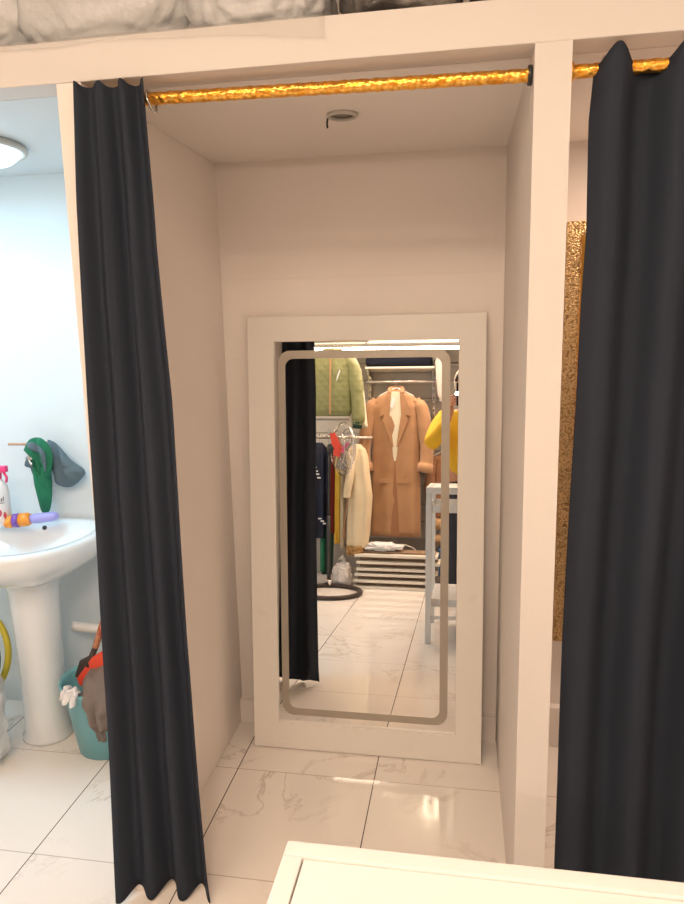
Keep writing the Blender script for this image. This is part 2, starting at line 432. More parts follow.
# ------------------------------------------------------------------ gilded frame in the right booth
t = thing('gilded_mirror', 'tall mirror in a carved gold frame on the right booth wall', 'mirror', (0, YB-.002, 0))
gx0, gx1, gz0, gz1, gw = .322, .95, .43, 1.905, .052
bm = BM()
ringprism(bm, [(gx1,gz1),(gx0,gz1),(gx0,gz0),(gx1,gz0)], [(gx1-gw,gz1-gw),(gx0+gw,gz1-gw),(gx0+gw,gz0+gw),(gx1-gw,gz0+gw)], -.036, 0)
obj('frame', bm, M['goldframe'], t, smooth=False)
bm = BM()
ringprism(bm, [(gx1-gw+.004,gz1-gw+.004),(gx0+gw-.004,gz1-gw+.004),(gx0+gw-.004,gz0+gw-.004),(gx1-gw+.004,gz0+gw-.004)],
          [(gx1-gw-.012,gz1-gw-.012),(gx0+gw+.012,gz1-gw-.012),(gx0+gw+.012,gz0+gw+.012),(gx1-gw-.012,gz0+gw+.012)], -.042, -.002)
obj('inner_edge', bm, M['goldedge'], t, smooth=False)
obj('glass', box(BM(), gx0+gw+.013, gx1-gw-.013, -.014, -.008, gz0+gw+.013, gz1-gw-.013), M['mirror'], t, smooth=False)

# ------------------------------------------------------------------ white table in the foreground
TX0, TX1, TY0, TY1, TZ = -.228, .80, .25, .812, .925
t = thing('display_table', 'white steel-framed table with a cream inset top in the foreground', 'table', (TX0, TY1, 0))
def tb(name, m, *a, bev=.004): 
    bm = BM(); box(bm, a[0]-TX0, a[1]-TX0, a[2]-TY1, a[3]-TY1, a[4], a[5], bev); return obj(name, bm, m, t, smooth=False)
lw = .034
for xx in (TX0, TX1-lw):
    for yy in (TY0, TY1-lw):
        tb('leg', M['white'], xx, xx+lw, yy, yy+lw, 0, TZ-.04)
bm = BM(); w = .026
ringpts = [(TX0,TX1,TY1-w,TY1),(TX0,TX1,TY0,TY0+w),(TX0,TX0+w,TY0+w,TY1-w),(TX1-w,TX1,TY0+w,TY1-w)]
for a in ringpts: box(bm, a[0]-TX0, a[1]-TX0, a[2]-TY1, a[3]-TY1, TZ-.04, TZ, .003)
obj('top_frame', bm, M['white'], t, smooth=False)
tb('tabletop', M['cream'], TX0+w+.002, TX1-w-.002, TY0+w+.002, TY1-w-.002, TZ-.03, TZ-.003, bev=.001)
for yy in (TY0+.006, TY1-lw+.006):
    tb('rail', M['white'], TX0+lw+.001, TX1-lw-.001, yy, yy+.022, .775, .822)
    tb('rail', M['white'], TX0+lw+.001, TX1-lw-.001, yy, yy+.022, .145, .165)
for xx in (TX0+.006, TX1-lw+.006):
    tb('rail', M['white'], xx, xx+.022, TY0+lw+.001, TY1-lw-.001, .775, .822)
tb('lower_shelf', M['white'], TX0+lw+.001, TX1-lw-.001, TY0+.03, TY1-.03, .215, .262)

# ------------------------------------------------------------------ bags on top of the booths
def bagthing(name, label, c, s, amp, seed, m, knot=False, cat='bag', group=None):
    t = thing(name, label, cat, (c[0], c[1], c[2]-s[2]*.9), group=group)
    obj('bag_body', crumple(BM(), (0,0,s[2]*.9), s, amp, seed, 5), m, t)
    if knot:
        bm = BM(); tube(bm, smoothpath([(0,0,s[2]*1.75),(.01,0,s[2]*2.0),(.03,-.01,s[2]*2.25)], 4), [.03]*4+[.02]*4+[.05], 10, ripple=.5); obj('knot', bm, m, t)
    return t
bagthing('plastic_bag', 'cloudy grey plastic bag bulging at the far left above the washroom opening', (-1.34,1.84,ZH+.15), (.27,.14,.165), .12, 2, M['bag'])
bagthing('plastic_bag', 'cloudy plastic bag over the header above the left curtain', (-.88,1.84,ZH+.15), (.225,.14,.165), .12, 5, M['bag'])
bagthing('plastic_bag', 'shiny plastic bag whose corner ends above the gold rod, right of the curtain bag', (-.50,1.84,ZH+.15), (.18,.14,.165), .14, 9, M['bag'])
t = thing('plastic_sheet', 'thin clear plastic sheet draped over the header edge below the bags', 'plastic sheet', (-.75, F0-.004, ZH))
bm = BM(); rows = []
for j in range(9):
    row = []
    for i in range(61):
        u = i/60; x = -.58+u*1.02; dn = .018+.012*noise.noise(Vector((u*5, 0, 2)))+(.045*max(0,(u-.72))*2.6)
        s = j/8
        if s < .35: y = .09*(1-s/.35)+0; z = .004+.004*noise.noise(Vector((u*12,s*3,1)))
        else: y = -.002-.004*abs(noise.noise(Vector((u*14,s*2,3)))); z = .003-(s-.35)/.65*dn
        row.append(bm.verts.new((x, y, z)))
    rows.append(row)
for a, b in zip(rows[:-1], rows[1:]):
    for i in range(60): bm.faces.new((a[i], a[i+1], b[i+1], b[i]))
o = obj('sheet', bm, M['bagclear'], t)
solid(o, .0015, 0)
names = [('dark goods wrapped in clear plastic on the header, beside the shiny bag', (-.16,1.86,ZH+.13),(.145,.16,.14),3,M['darkstuff']),
         ('dark bundle on the header between two wrapped lots, above the mirror booth', (.14,1.86,ZH+.13),(.13,.15,.135),6,M['darkstuff']),
         ('pale crumpled bundle on the header above the white pillar', (.40,1.87,ZH+.12),(.12,.15,.13),8,M['bag']),
         ('dark wrapped bundle on the header at the far right', (.70,1.87,ZH+.12),(.16,.15,.13),11,M['darkstuff'])]
for lab, c, s, sd, mm in names:
    bagthing('wrapped_bundle', lab, c, s, .22, sd, mm, cat='bundle')

# ------------------------------------------------------------------ washroom
# sink
t = thing('pedestal_sink', 'white porcelain pedestal sink under the hanging cloths in the washroom', 'sink', (-1.635, 2.36, 0))
def dring(w, yb, yf, z, n=48, e=2.4):
    """D shaped ring: straight-ish back at yb, round front yf (local, front negative)"""
    P = []
    for i in range(n):
        th = 2*PI*i/n; c, s = math.cos(th), math.sin(th)
        x = w*math.copysign(abs(c)**(2/e), c)
        if s > 0: y = yb*min(1, abs(s)**.35); x *= 1-.42*(max(0, s)**2)
        else: y = -abs(yf)*abs(s)**(2/2.1)
        P.append(Vector((x, y, z)))
    return P
bm = BM()
loft(bm, [dring(.075,.06,.07,.640), dring(.12,.11,.13,.665), dring(.20,.16,.22,.70), dring(.255,.20,.285,.745), dring(.285,.208,.315,.785), dring(.295,.210,.325,.82),
          dring(.293,.210,.323,.836), dring(.280,.203,.308,.840), dring(.250,.130,.280,.838), dring(.225,.110,.25,.80), dring(.17,.07,.19,.735), dring(.06,.02,.06,.715), dring(.01,.005,.01,.713)])
obj('basin', bm, M['porcelain'], t)
bm = BM(); lathe(bm, [(.098,0),(.098,.012),(.086,.03),(.082,.2),(.086,.42),(.096,.62),(.100,.668)], n=36, sy=.95); obj('pedestal', bm, M['porcelain'], t)
bm = BM(); lathe(bm, [(.001,-.004),(.0085,-.004),(.0085,.004),(.001,.004)], n=20); o = obj('overflow_hole', bm, M['dark'], t, loc=(-.005,.118,.818), rot=(math.radians(-55),0,0))
o.rotation_euler = (math.radians(62),0,0)
bm = BM(); lathe(bm, [(.001,.0),(.028,.0),(.030,.003),(.028,.005),(.001,.004)], n=28); obj('drain_fitting', bm, M['chrome'], t, loc=(0,0,.716))
# drain pipe along the wall
t = thing('drain_pipe', 'white plastic drain pipe running from the sink pedestal along the wall', 'pipe', (-1.5, 2.50, .392))
bm = BM(); tube(bm, smoothpath([(-.06,-.02,.015),(.04,0,0),(.16,.012,.0),(.3,.012,.012),(.52,.012,.02)], 6), .020, 16); pp = obj('pipe', bm, M['white'], t)
bm = BM()
tube(bm, [(.28,.012,.010),(.33,.012,.013)], .026, 16); obj('coupling', bm, M['white'], pp)

# bucket
t = thing('bucket', 'light aqua plastic bucket with rags on the floor beside the sink pedestal', 'bucket', (-1.352, 2.325, 0))
bm = BM()
prof = [(.001,0),(.105,0),(.112,.004),(.150,.255),(.163,.268),(.165,.285),(.158,.288),(.152,.272),(.146,.255),(.108,.012),(.001,.010)]
lathe(bm, prof, n=48); obj('tub', bm, M['aqua'], t)
bm = BM(); P = [(.166*math.cos(a), .166*math.sin(a), .270) for a in [PI*k/18 for k in range(19)]]
tube(bm, P, .004, 8); obj('handle', bm, M['white'], t)
# rags in the bucket
def drape(name, label, path, width, m, cat='cloth', seed=0, thick=.006):
    """strip of cloth following path (x,y,z), width along given vectors"""
    P = smoothpath(path, 6); bm = BM(); rows = []
    for k, p in enumerate(P):
        row = []; w = width[min(len(width)-1, int(k/len(P)*len(width)))] if isinstance(width, list) else width
        for i in range(13):
            s = i/12-.5
            q = p + Vector((s*w*.9, s*w*.35*(-1), .012*noise.noise(Vector((s*6, k*.35, seed)))))
            q.y += .014*math.cos(s*13+seed)
            row.append(bm.verts.new(q))
        rows.append(row)
    for a, b in zip(rows[:-1], rows[1:]):
        for i in range(12): bm.faces.new((a[i], a[i+1], b[i+1], b[i]))
    o = obj(name, bm, m); solid(o, thick); tag(o, label, cat); return o
drape('floor_cloth', 'grey brown floor cloth hanging over the front rim of the aqua bucket', [(-1.27,2.40,.29),(-1.27,2.30,.350),(-1.285,2.20,.335),(-1.290,2.145,.28),(-1.285,2.138,.20),(-1.275,2.145,.135)], [.17,.19,.19,.16,.11,.03], M['ragged'], seed=1)
drape('rag', 'small white rag on the left front rim of the aqua bucket', [(-1.405,2.22,.262),(-1.405,2.20,.290),(-1.406,2.178,.296),(-1.408,2.160,.280),(-1.408,2.155,.262)], .085, M['rag'], seed=5)
# squeegee: dark head, red blade, wooden handle
t = thing('floor_squeegee', 'floor squeegee with red blade and wooden handle standing in the bucket', 'squeegee', (-1.33, 2.30, .02))
bm = BM(); tube(bm, [(-.055,-.03,.33),(-.030,-.006,.395)], .011, 10); obj('handle_socket', bm, M['rubber'], t)
bm = BM(); tube(bm, [(-.030,-.006,.395),(.030,.045,.60),(.11,.11,.80)], .012, 12); obj('handle', bm, M['wood'], t)
bm = BM(); prism(bm, [(-.09,.25),(-.10,.28),(-.03,.37),(.10,.45),(.12,.34),(-.02,.29)], -.035, -.024); obj('blade', bm, M['redplastic'], t, smooth=False)
bm = BM(); prism(bm, [(-.115,.28),(-.09,.345),(-.04,.372),(-.02,.355),(-.07,.32),(-.09,.27)], -.022, -.008); obj('head', bm, M['rubber'], t, smooth=False)
# plastic bag beside the pedestal
t = thing('plastic_sack', 'crumpled cloudy plastic sack on the floor left of the sink pedestal', 'bag', (-1.825, 2.14, 0))
obj('bag_body', crumple(BM(), (.0,-.0,.22), (.165,.11,.24), .22, 21, 5), M['bag'], t)
t = thing('garden_hose', 'coiled yellow and green hose behind the plastic sack', 'hose', (-2.03, 2.45, .0))
bm = BM(); Mx = Matrix.Rotation(math.radians(75), 3, 'X')
torus(bm, (0,-.02,.28), .20, .013, Mx); obj('yellow_loop', bm, M['hose'], t)
bm = BM(); torus(bm, (-.01,-.05,.265), .18, .013, Mx); obj('green_loop', bm, M['green'], t)

# things on the sink
t = thing('spray_bottle', 'white printed bottle with a pink trigger on the left of the sink', 'bottle', (-1.790, 2.43, .842))
bm = BM(); lathe(bm, [(.034,0),(.038,.006),(.038,.13),(.034,.155),(.020,.175),(.014,.185)], n=32); bb = obj('bottle_body', bm, M['rag'], t)
bm = BM(); lathe(bm, [(.017,.183),(.018,.205),(.012,.212)], n=24); box(bm, -.014,.045,-.011,.011,.21,.235,.004); box(bm, -.03,-.012,-.009,.009,.205,.232,.004); tube(bm, [(.03,0,.212),(.042,0,.19),(.038,0,.17)], .005, 8)
obj('trigger', bm, M['hotpink'], t)
bm = BM()
def arc_strip(bm, a0, a1, z0, z1, r=.0386):
    n = 8; r_ = []
    for z in (z0, z1): r_.append([bm.verts.new((r*math.cos(a0+(a1-a0)*k/n), r*math.sin(a0+(a1-a0)*k/n), z)) for k in range(n+1)])
    for k in range(n): bm.faces.new((r_[0][k], r_[0][k+1], r_[1][k+1], r_[1][k]))
for a, z0, z1 in ((-1.15,.098,.116),(-.98,.098,.118),(-.80,.098,.112),(-.62,.100,.118)): arc_strip(bm, a, a+.10, z0, z1)
arc_strip(bm, -1.15, -.5, .092, .0945)
obj('printed_mark', bm, M['decal'], bb)
bm = BM()
for k in range(2):
    c = (-.75+.42*k-.25); pts = []
    for i in range(16):
        th = 2*PI*i/16; a = c+.17*math.cos(th); z = .055-.012*k+.011*math.sin(th)*(1-.35*math.cos(2*th)); pts.append(bm.verts.new((.0388*math.cos(a), .0388*math.sin(a), z)))
    bm.faces.new(pts)
obj('lip_print', bm, mat('red_lip_print', (.55,.08,.12), .5), bb)
t = thing('plastic_tube', 'orange and lavender plastic tube with a purple band lying on the sink rim', 'tube', (-1.655, 2.432, .868), (0,math.radians(-4),math.radians(12)))
t.scale = (1.12, 1.15, 1.15)
def flatpart(bm, prof):
    rings = []
    for x, w, h, z in prof: rings.append([Vector((x, w*math.cos(2*PI*i/20), z+h*math.sin(2*PI*i/20))) for i in range(20)])
    loft(bm, rings)
bm = BM(); flatpart(bm, [(-.095,.020,.012,-.008),(-.085,.026,.020,-.004),(-.066,.026,.022,0)]); flatpart(bm, [(-.045,.026,.023,0),(-.02,.025,.023,0),(-.008,.02,.018,0)]); obj('tube_body', bm, M['orange'], t)
bm = BM(); flatpart(bm, [(-.0655,.027,.023,0),(-.0455,.027,.0238,0)]); obj('band', bm, M['purple'], t)
bm = BM(); flatpart(bm, [(-.0075,.016,.015,0),(.01,.02,.017,0),(.07,.02,.016,.001),(.082,.016,.012,.001),(.088,.006,.005,.001)]); obj('cap', bm, M['lavender'], t)
# peg and cloths on the wall
t = thing('wall_peg', 'slim beige peg with a metal hook on the washroom wall under cloths', 'hook', (-1.67, YB-.001, 1.145))
bm = BM(); tube(bm, [(.02,0,0),(.02,-.05,.004),(-.03,-.085,.008),(-.085,-.10,.01)], .0055, 10); obj('peg', bm, M['stripe'], t)
bm = BM(); tube(bm, smoothpath([(.0,-.085,.0),(.0,-.10,-.03),(.0,-.10,-.055),(.012,-.105,-.07)], 4), .006, 10); tube(bm, [(-.014,-.1,-.045),(.016,-.1,-.045)], .005, 10); obj('hook', bm, M['chrome'], t)
def hangcloth(name, label, pts, m, y, seed, thick=.012, bulge=.02):
    """pts: outline in x,z (closed), puffed in y"""
    cx = sum(p[0] for p in pts)/len(pts); cz = sum(p[1] for p in pts)/len(pts); n = len(pts)
    P = smoothpath([(p[0],0,p[1]) for p in pts]+[(pts[0][0],0,pts[0][1])], 4)[:-1]
    bm = BM(); levels = (0,.35,.7,.92,1)
    for side in (-1, 1):
        rows = []
        for l in levels:
            row = []
            for i, p in enumerate(P):
                q = Vector((cx+(p.x-cx)*l, 0, cz+(p.z-cz)*l))
                h = (1-l**3)*bulge + thick*.5
                h += (.012*math.sin(q.x*120+seed+q.z*25)+.016*noise.noise(Vector((q.x*28, q.z*16, seed))))*(1-l**4)
                q.y = y + (-h if side < 0 else min(.004, h*.3))
                if l == 1: q.y = y - thick*.4
                row.append(bm.verts.new(q))
            rows.append(row)
        for a, b in zip(rows[:-1], rows[1:]):
            for i in range(len(P)):
                j = (i+1) % len(P)
                try: bm.faces.new((a[i], a[j], b[j], b[i]))
                except ValueError: pass
    bmesh.ops.remove_doubles(bm, verts=bm.verts[:], dist=.0004)
    o = obj(name, bm, m); tag(o, label, 'cloth'); return o
YW = YB-.03
hangcloth('cloth', 'dark slate cloth hanging behind the green one at its left', [(-1.70,1.135),(-1.655,1.16),(-1.64,1.10),(-1.65,1.03),(-1.67,.985),(-1.695,.99),(-1.70,1.04),(-1.735,1.055),(-1.73,1.08)], M['slate'], YW-.004, 1)
hangcloth('cloth', 'grey blue cloth flaring out to the right of the green cloth on the peg', [(-1.62,1.165),(-1.585,1.15),(-1.535,1.09),(-1.475,1.045),(-1.485,1.015),(-1.54,.975),(-1.60,.985),(-1.61,1.03),(-1.63,1.10)], M['slate'], YW-.012, 3)
hangcloth('cloth', 'green cloth arching over the wall peg with a dark stripe', [(-1.70,1.13),(-1.67,1.172),(-1.62,1.178),(-1.585,1.14),(-1.58,1.09),(-1.595,1.03),(-1.615,1.02),(-1.62,1.08),(-1.64,1.03),(-1.655,1.09)], M['green'], YW-.055, 4)
hangcloth('cloth', 'narrow dark striped fold lying across the top of the green cloths on the peg', [(-1.665,1.160),(-1.64,1.166),(-1.60,1.135),(-1.592,1.085),(-1.60,1.05),(-1.608,1.09),(-1.625,1.125),(-1.65,1.148)], M['slate'], YW-.082, 8, bulge=.008)
hangcloth('cloth', 'long green cloth hanging lowest from the wall peg towards the sink', [(-1.675,1.10),(-1.64,1.10),(-1.61,1.06),(-1.605,.99),(-1.615,.91),(-1.635,.87),(-1.66,.878),(-1.67,.92),(-1.68,1.0)], M['green'], YW-.038, 6)

# washroom ceiling lamp
t = thing('ceiling_lamp', 'round bright cool ceiling lamp in the washroom corner', 'ceiling light', (-1.56, 2.10, ZC))
obj('trim_ring', lathe(BM(), [(.20,0),(.205,-.012),(.20,-.02),(.186,-.021),(.186,0)], n=64), M['greylite'], t)
obj('diffuser', lathe(BM(), [(.185,0),(.182,-.022),(.16,-.042),(.11,-.056),(.05,-.062),(.001,-.063)], n=64), M['lamp_cool'], t)

# ------------------------------------------------------------------ shop behind the camera (seen in the mirror)
# grey slatted wall panels, standards, shelf, white fascia
t = thing('wall_panelling', 'grey horizontal slatted panelling on the shop wall behind the coat', 'wall panel', (-.9, SHOP_Y+.001, 0))
bm = BM(); z = .35
while z < 1.94:
    box(bm, -1.3, 1.9, .0, .018, z, z+.125, .004); box(bm, -1.3, 1.9, .0, .03, z+.125, z+.150, .004); z += .158
obj('slat', bm, M['greylite'], t, smooth=False)
t = thing('loft_fascia', 'white fascia board along the top of the shop wall', 'board', (-.9, SHOP_Y+.004, 2.0))
obj('board', box(BM(), -1.5, 2.9, .0, .38, .035, .30, .004), M['white'], t, smooth=False)
obj('lower_trim', box(BM(), -1.5, 2.9, .381, .395, .05, .075, .003), M['white'], t, smooth=False)
std = None
for lab, x in (('perforated grey shelf upright right of the camel coat', -.285), ('perforated grey shelf upright left of the camel coat', -.86)):
    t = thing('shelf_upright', lab, 'shelf upright', (x, SHOP_Y+.032, .35))
    obj('channel', box(BM(), -.014, .014, 0, .014, 0, 1.66, .002), M['chrome'], t, smooth=False)
    for k in range(30): obj('slot', box(BM(), -.004, .004, .0142, .0152, .04+k*.055, .062+k*.055), M['dark'], t, smooth=False)
t = thing('wall_shelf', 'white shelf holding navy folded cloth above the camel coat', 'shelf', (-.57, SHOP_Y+.05, 1.845))
obj('board', box(BM(), -.30, .30, .0, .27, 0, .018, .003), M['board'], t, smooth=False)
for x in (-.285+.57, -.86+.585):
    obj('bracket', prism(BM(), [(x-.004,0),(x+.004,0),(x+.004,-.05),(x-.004,-.05)], .0, .25), M['chrome'], t, smooth=False)
t = thing('hanging_rail', 'chrome rail under the wall shelf holding the camel coat', 'rail', (-.57, -1.12, 1.735))
bm = BM(); tube(bm, [(-.30,0,0),(.30,0,0)], .011, 12); obj('bar', bm, M['chrome'], t)
for x in (-.285, .285):
    bm = BM(); tube(bm, [(x,0,0),(x,-.22,0)], .007, 8); obj('arm', bm, M['chrome'], t)
bm = BM()
rings = []
for x, h, w in ((-.30,.03,.08),(-.29,.045,.1),(-.1,.05,.11),(.1,.046,.11),(.26,.045,.10),(.275,.03,.08)):
    rings.append([Vector((x, w*math.cos(2*PI*i/24), h*math.copysign(abs(math.sin(2*PI*i/24))**.7, math.sin(2*PI*i/24))+h*.0)) for i in range(24)])
loft(bm, rings)
o = obj('folded_cloth', bm, M['navy'], loc=(-.57, -1.20, 1.916)); tag(o, 'navy folded cloth lying on the wall shelf above the camel coat', 'cloth')

# garments ---------------------------------------------------------
def shell(bm, rows, n=44, rip=.0, seed=0, nr=7, mi=0):
    """rows: (z, cx, halfw, halfd)"""
    rings = []
    R = []
    for a, b in zip(rows[:-1], rows[1:]):
        for k in range(5):
            t = k/5; s = t*t*(3-2*t)*.5+t*.5
            R.append([a[q]+(b[q]-a[q])*s for q in range(4)])
    R.append(list(rows[-1]))
    for k, (z, cx, hw, hd) in enumerate(R):
        f = k/len(R); ring = []
        for i in range(n):
            th = 2*PI*i/n; c, s = math.cos(th), math.sin(th)
            r = 1 + rip*f*math.sin(nr*th+seed+f*1.2) + rip*.8*noise.noise(Vector((c*2.2, s*2.2, z*5+seed)))
            ring.append(Vector((cx+hw*math.copysign(abs(c)**.85, c)*r, hd*math.copysign(abs(s)**.7, s)*(1+ (r-1)*2.5), z)))
        rings.append(ring)
    return loft(bm, rings, mi=mi)
def hanger(label, x, y, z, w=.19, m=None, zr=None, name='clothes_hanger', group=None):
    """z = shoulder bar centre height; zr rail height"""
    t = thing(name, label, 'hanger', (x, y, z), group=group)
    bm = BM(); tube(bm, smoothpath([(-w,0,-.055),(-w*.5,0,-.015),(0,0,.015),(w*.5,0,-.015),(w,0,-.055)], 5), .006, 8); obj('shoulder_bar', bm, m or M['white'], t)
    h = (zr or z+.09)-z
    P = [(0,0,.015),(0,0,h-.02)]+[(0, .016*math.cos(a)+.0-.016+.016, h+.016*math.sin(a)-.004) for a in [-.4+k*.5 for k in range(7)]]
    bm = BM(); tube(bm, P, .0025, 8); obj('hook', bm, M['chrome'], t)
    return t
# camel coat
cx = -.598; cy = -1.12
t = thing('camel_coat', 'long camel coat with wide lapels hanging open on the shop wall, seen in the mirror', 'coat', (cx, cy, 0))
bm = BM(); shell(bm, [(.40,0,.215,.060),(.70,0,.215,.062),(1.05,0,.200,.062),(1.35,0,.205,.068),(1.52,0,.212,.062),(1.60,0,.165,.048),(1.645,0,.075,.04),(1.665,0,.055,.035)][::-1], rip=.05, seed=1)
obj('coat_body', bm, M['camel'], t)
for s in (-1, 1):
    bm = BM(); tube(bm, smoothpath([(s*.165,0,1.575),(s*.225,.005,1.47),(s*.262,.015,1.25),(s*.270,.03,1.08),(s*.255,.045,.965)], 6), [.045]*3+[.062]*10+[.056]*8+[.060]*4, 18, ripple=.10); sl = obj('sleeve', bm, M['camel'], t)
    bm = BM(); tube(bm, [(s*.263,.038,1.03),(s*.258,.043,.99),(s*.253,.047,.955)], [.064,.066,.065], 20); obj('cuff', bm, M['camel'], sl)
    # lapel
    bm = BM(); prism(bm, [(s*.035,1.655),(s*.085,1.60),(s*.125,1.49),(s*.135,1.43),(s*.095,1.445),(s*.11,1.40),(s*.02,1.17),(s*.012,1.17),(s*.05,1.45)], .066, .076); obj('lapel', bm, M['camel'], t, smooth=False)
    bm = BM(); box(bm, s*.03 if s>0 else -.135, .135 if s>0 else -.03, .062, .068, .86, .90, .002); obj('pocket_flap', bm, M['camel'], t, smooth=False)
bm = BM(); prism(bm, [(-.045,1.645),(.045,1.645),(.05,1.45),(.016,1.10),(.006,1.05),(-.006,1.05),(-.016,1.10),(-.05,1.45)], .058, .068); obj('lining', bm, M['liner'], t, smooth=False)
bm = BM(); prism(bm, [(-.003,1.05),(.003,1.05),(.045,.42),(.035,.405),(-.03,.405)], .055, .067); obj('front_gap', bm, M['brown'], t, smooth=False)
bm = BM(); tube(bm, smoothpath([(-.05,.05,1.63),(-.055,0,1.675),(0,-.04,1.69),(.055,0,1.675),(.05,.05,1.63)], 5), .017, 10); obj('collar', bm, M['camel'], t)
bm = BM(); prism(bm, [(-.045,1.52),(-.02,1.60),(.0,1.58),(-.022,1.50)], .078, .080); obj('price_tag', bm, M['rag'], t, smooth=False)
hanger('white hanger carrying the camel coat', cx, cy, 1.665, .15, zr=1.735)

# puffer jacket, upper rail
cy2 = -.80
t = thing('hanging_rail', 'upper chrome rail holding the olive quilted jacket', 'rail', (-1.30, cy2, 2.045))
bm = BM(); tube(bm, [(-.7,0,0),(.50,0,0)], .012, 12); obj('bar', bm, M['chrome'], t)
for x in (-.6, .45):
    bm = BM(); tube(bm, [(x,0,0),(x,-.20,.012)], .008, 8); obj('arm', bm, M['chrome'], t)
cx = -1.105
t = thing('quilted_jacket', 'olive green quilted jacket hanging highest on the left rack in the mirror', 'jacket', (cx, cy2, 0))
bm = BM(); shell(bm, [(1.425,0,.155,.06),(1.46,0,.168,.072),(1.6,0,.165,.08),(1.8,0,.165,.075),(1.90,0,.15,.06),(1.965,0,.07,.045),(1.985,0,.05,.04)][::-1], rip=.03, seed=4)
obj('jacket_body', bm, M['olive'], t)
for s in (-1, 1):
    bm = BM(); tube(bm, smoothpath([(s*.12,0,1.91),(s*.178,0,1.80),(s*.212,.01,1.60),(s*.228,.02,1.42),(s*.222,.03,1.345)], 6), [.05]*3+[.062]*9+[.055]*9+[.042]*4, 18, ripple=.08); sl = obj('sleeve', bm, M['olive'], t)
    bm = BM(); tube(bm, [(s*.224,.027,1.365),(s*.221,.031,1.32)], [.043,.040], 16); obj('cuff', bm, M['dgreen'], sl)
bm = BM(); box(bm, -.008,.008,.076,.088,1.43,1.93,.002); obj('zipper', bm, M['tan'], t, smooth=False)
bm = BM(); tube(bm, smoothpath([(-.06,.05,1.93),(-.065,0,1.965),(0,-.04,1.975),(.065,0,1.965),(.06,.05,1.93)], 5), .022, 10); obj('collar', bm, M['olive'], t)
bm = BM(); prism(bm, [(.05,1.70),(.055,1.74),(.075,1.80),(.085,1.79),(.065,1.73)], .078, .084); obj('chest_badge', bm, M['rag'], t, smooth=False)
hanger('hanger inside the olive quilted jacket', cx, cy2, 1.965, .13, zr=2.045)
# pale blouse behind jacket
t = thing('blouse', 'pale cream blouse showing beside the olive jacket sleeve', 'blouse', (-.90, -.93, 0))
bm = BM(); shell(bm, [(1.33,0,.075,.05),(1.5,0,.06,.05),(1.72,0,.035,.04),(1.82,0,.02,.03),(1.84,0,.01,.01)][::-1], rip=.08, seed=9); obj('blouse_body', bm, M['liner'], t)

# lower rail
ry = -.88
t = thing('hanging_rail', 'lower chrome rail with dark, red, yellow and ivory clothes', 'rail', (-1.30, ry, 1.245))
bm = BM(); tube(bm, [(-.7,0,0),(.53,0,0)], .012, 12); obj('bar', bm, M['chrome'], t)
for x in (-.6, .48):
    bm = BM(); tube(bm, [(x,0,0),(x,-.46,0)], .008, 8); obj('arm', bm, M['chrome'], t)
def cloth_hung(name, label, cat, x, hw, zt, zb, m, hd=.105, rip=.10, seed=0, extra=None, bow=0):
    t = thing(name, label, cat, (x, ry, 0))
    bm = BM(); H = zt-zb
    shell(bm, [(zt,0,hw*.3,.03),(zt-.04,0,hw*.7,hd*.7),(zt-.12*H,0,hw*.9,hd*.9),(zt-.5*H,bow,hw*1.0,hd),(zt-.85*H,bow*.6,hw*.95,hd),(zb,bow*.3,hw*.85,hd*.9)], rip=rip, seed=seed)
    obj('garment_body', bm, m, t)
    bm = BM(); tube(bm, smoothpath([(0,0,zt-.02),(0,0,1.262),(0,-.014,1.272),(0,-.02,1.25)], 3), .003, 8); obj('hanger_hook', bm, M['chrome'], t)
    return t
t = cloth_hung('padded_coat', 'black padded coat with white marks on the lower rail, next to the booth curtain', 'coat', -1.225, .085, 1.20, .40, M['navy'], seed=1)
for k, z in enumerate((1.01,.985,.955,.93,.90,.56,.54,.52)):
    x = -.04+.012*(k % 5) if k < 5 else .02+.02*(k-5)
    obj('white_mark', box(BM(), x, x+.028, .096, .108, z, z+.012, .002), M['rag'], t, smooth=False)
cloth_hung('dark_blouse', 'narrow dark blouse between the black padded coat and the red garment', 'blouse', -1.134, .016, 1.18, .50, M['navy'], seed=2)
cloth_hung('red_garment', 'narrow dark red garment left of the yellow one on the lower rail', 'garment', -1.092, .020, 1.12, .44, M['red'], seed=3)
t = cloth_hung('green_trousers', 'green trousers hanging lowest behind the fan pole', 'trousers', -1.145, .05, .60, .09, M['dgreen'], seed=5, hd=.05)
bm = BM(); tube(bm, [(-.035,.05,.42),(-.03,.055,.12)], [.018,.02], 12); obj('side_stripe', bm, M['green'], t)
t = cloth_hung('yellow_garment', 'pale yellow garment beside the ivory cardigan on the lower rail', 'garment', -1.050, .032, 1.14, .36, M['yellow'], seed=6)
t = cloth_hung('beige_shirt', 'thin beige shirt between the yellow garment and the ivory cardigan', 'shirt', -1.012, .012, 1.15, .33, M['liner'], seed=7)
t = cloth_hung('ivory_cardigan', 'ivory knitted cardigan with brown fur hem on the lower rail end', 'cardigan', -.900, .100, 1.19, .33, M['ivory'], seed=8, bow=.03, rip=.05)
bm = BM(); shell(bm, [(.345,0,.085,.108),(.30,0,.082,.104),(.265,0,.07,.09)], rip=.10, seed=3); obj('fur_hem', bm, M['fur'], t)
bm = BM(); tube(bm, smoothpath([(-.045,.11,1.02),(-.06,.12,.9),(-.05,.128,.78),(-.075,.125,.6),(-.085,.12,.4)], 5), .006, 8); obj('placket', bm, M['brown'], t)
bm = BM(); tube(bm, smoothpath([(-.02,.09,1.12),(-.035,.12,.95),(-.055,.14,.82),(-.06,.14,.75)], 5), [.028]*5+[.034]*6+[.03]*5, 12); obj('sleeve', bm, M['ivory'], t)

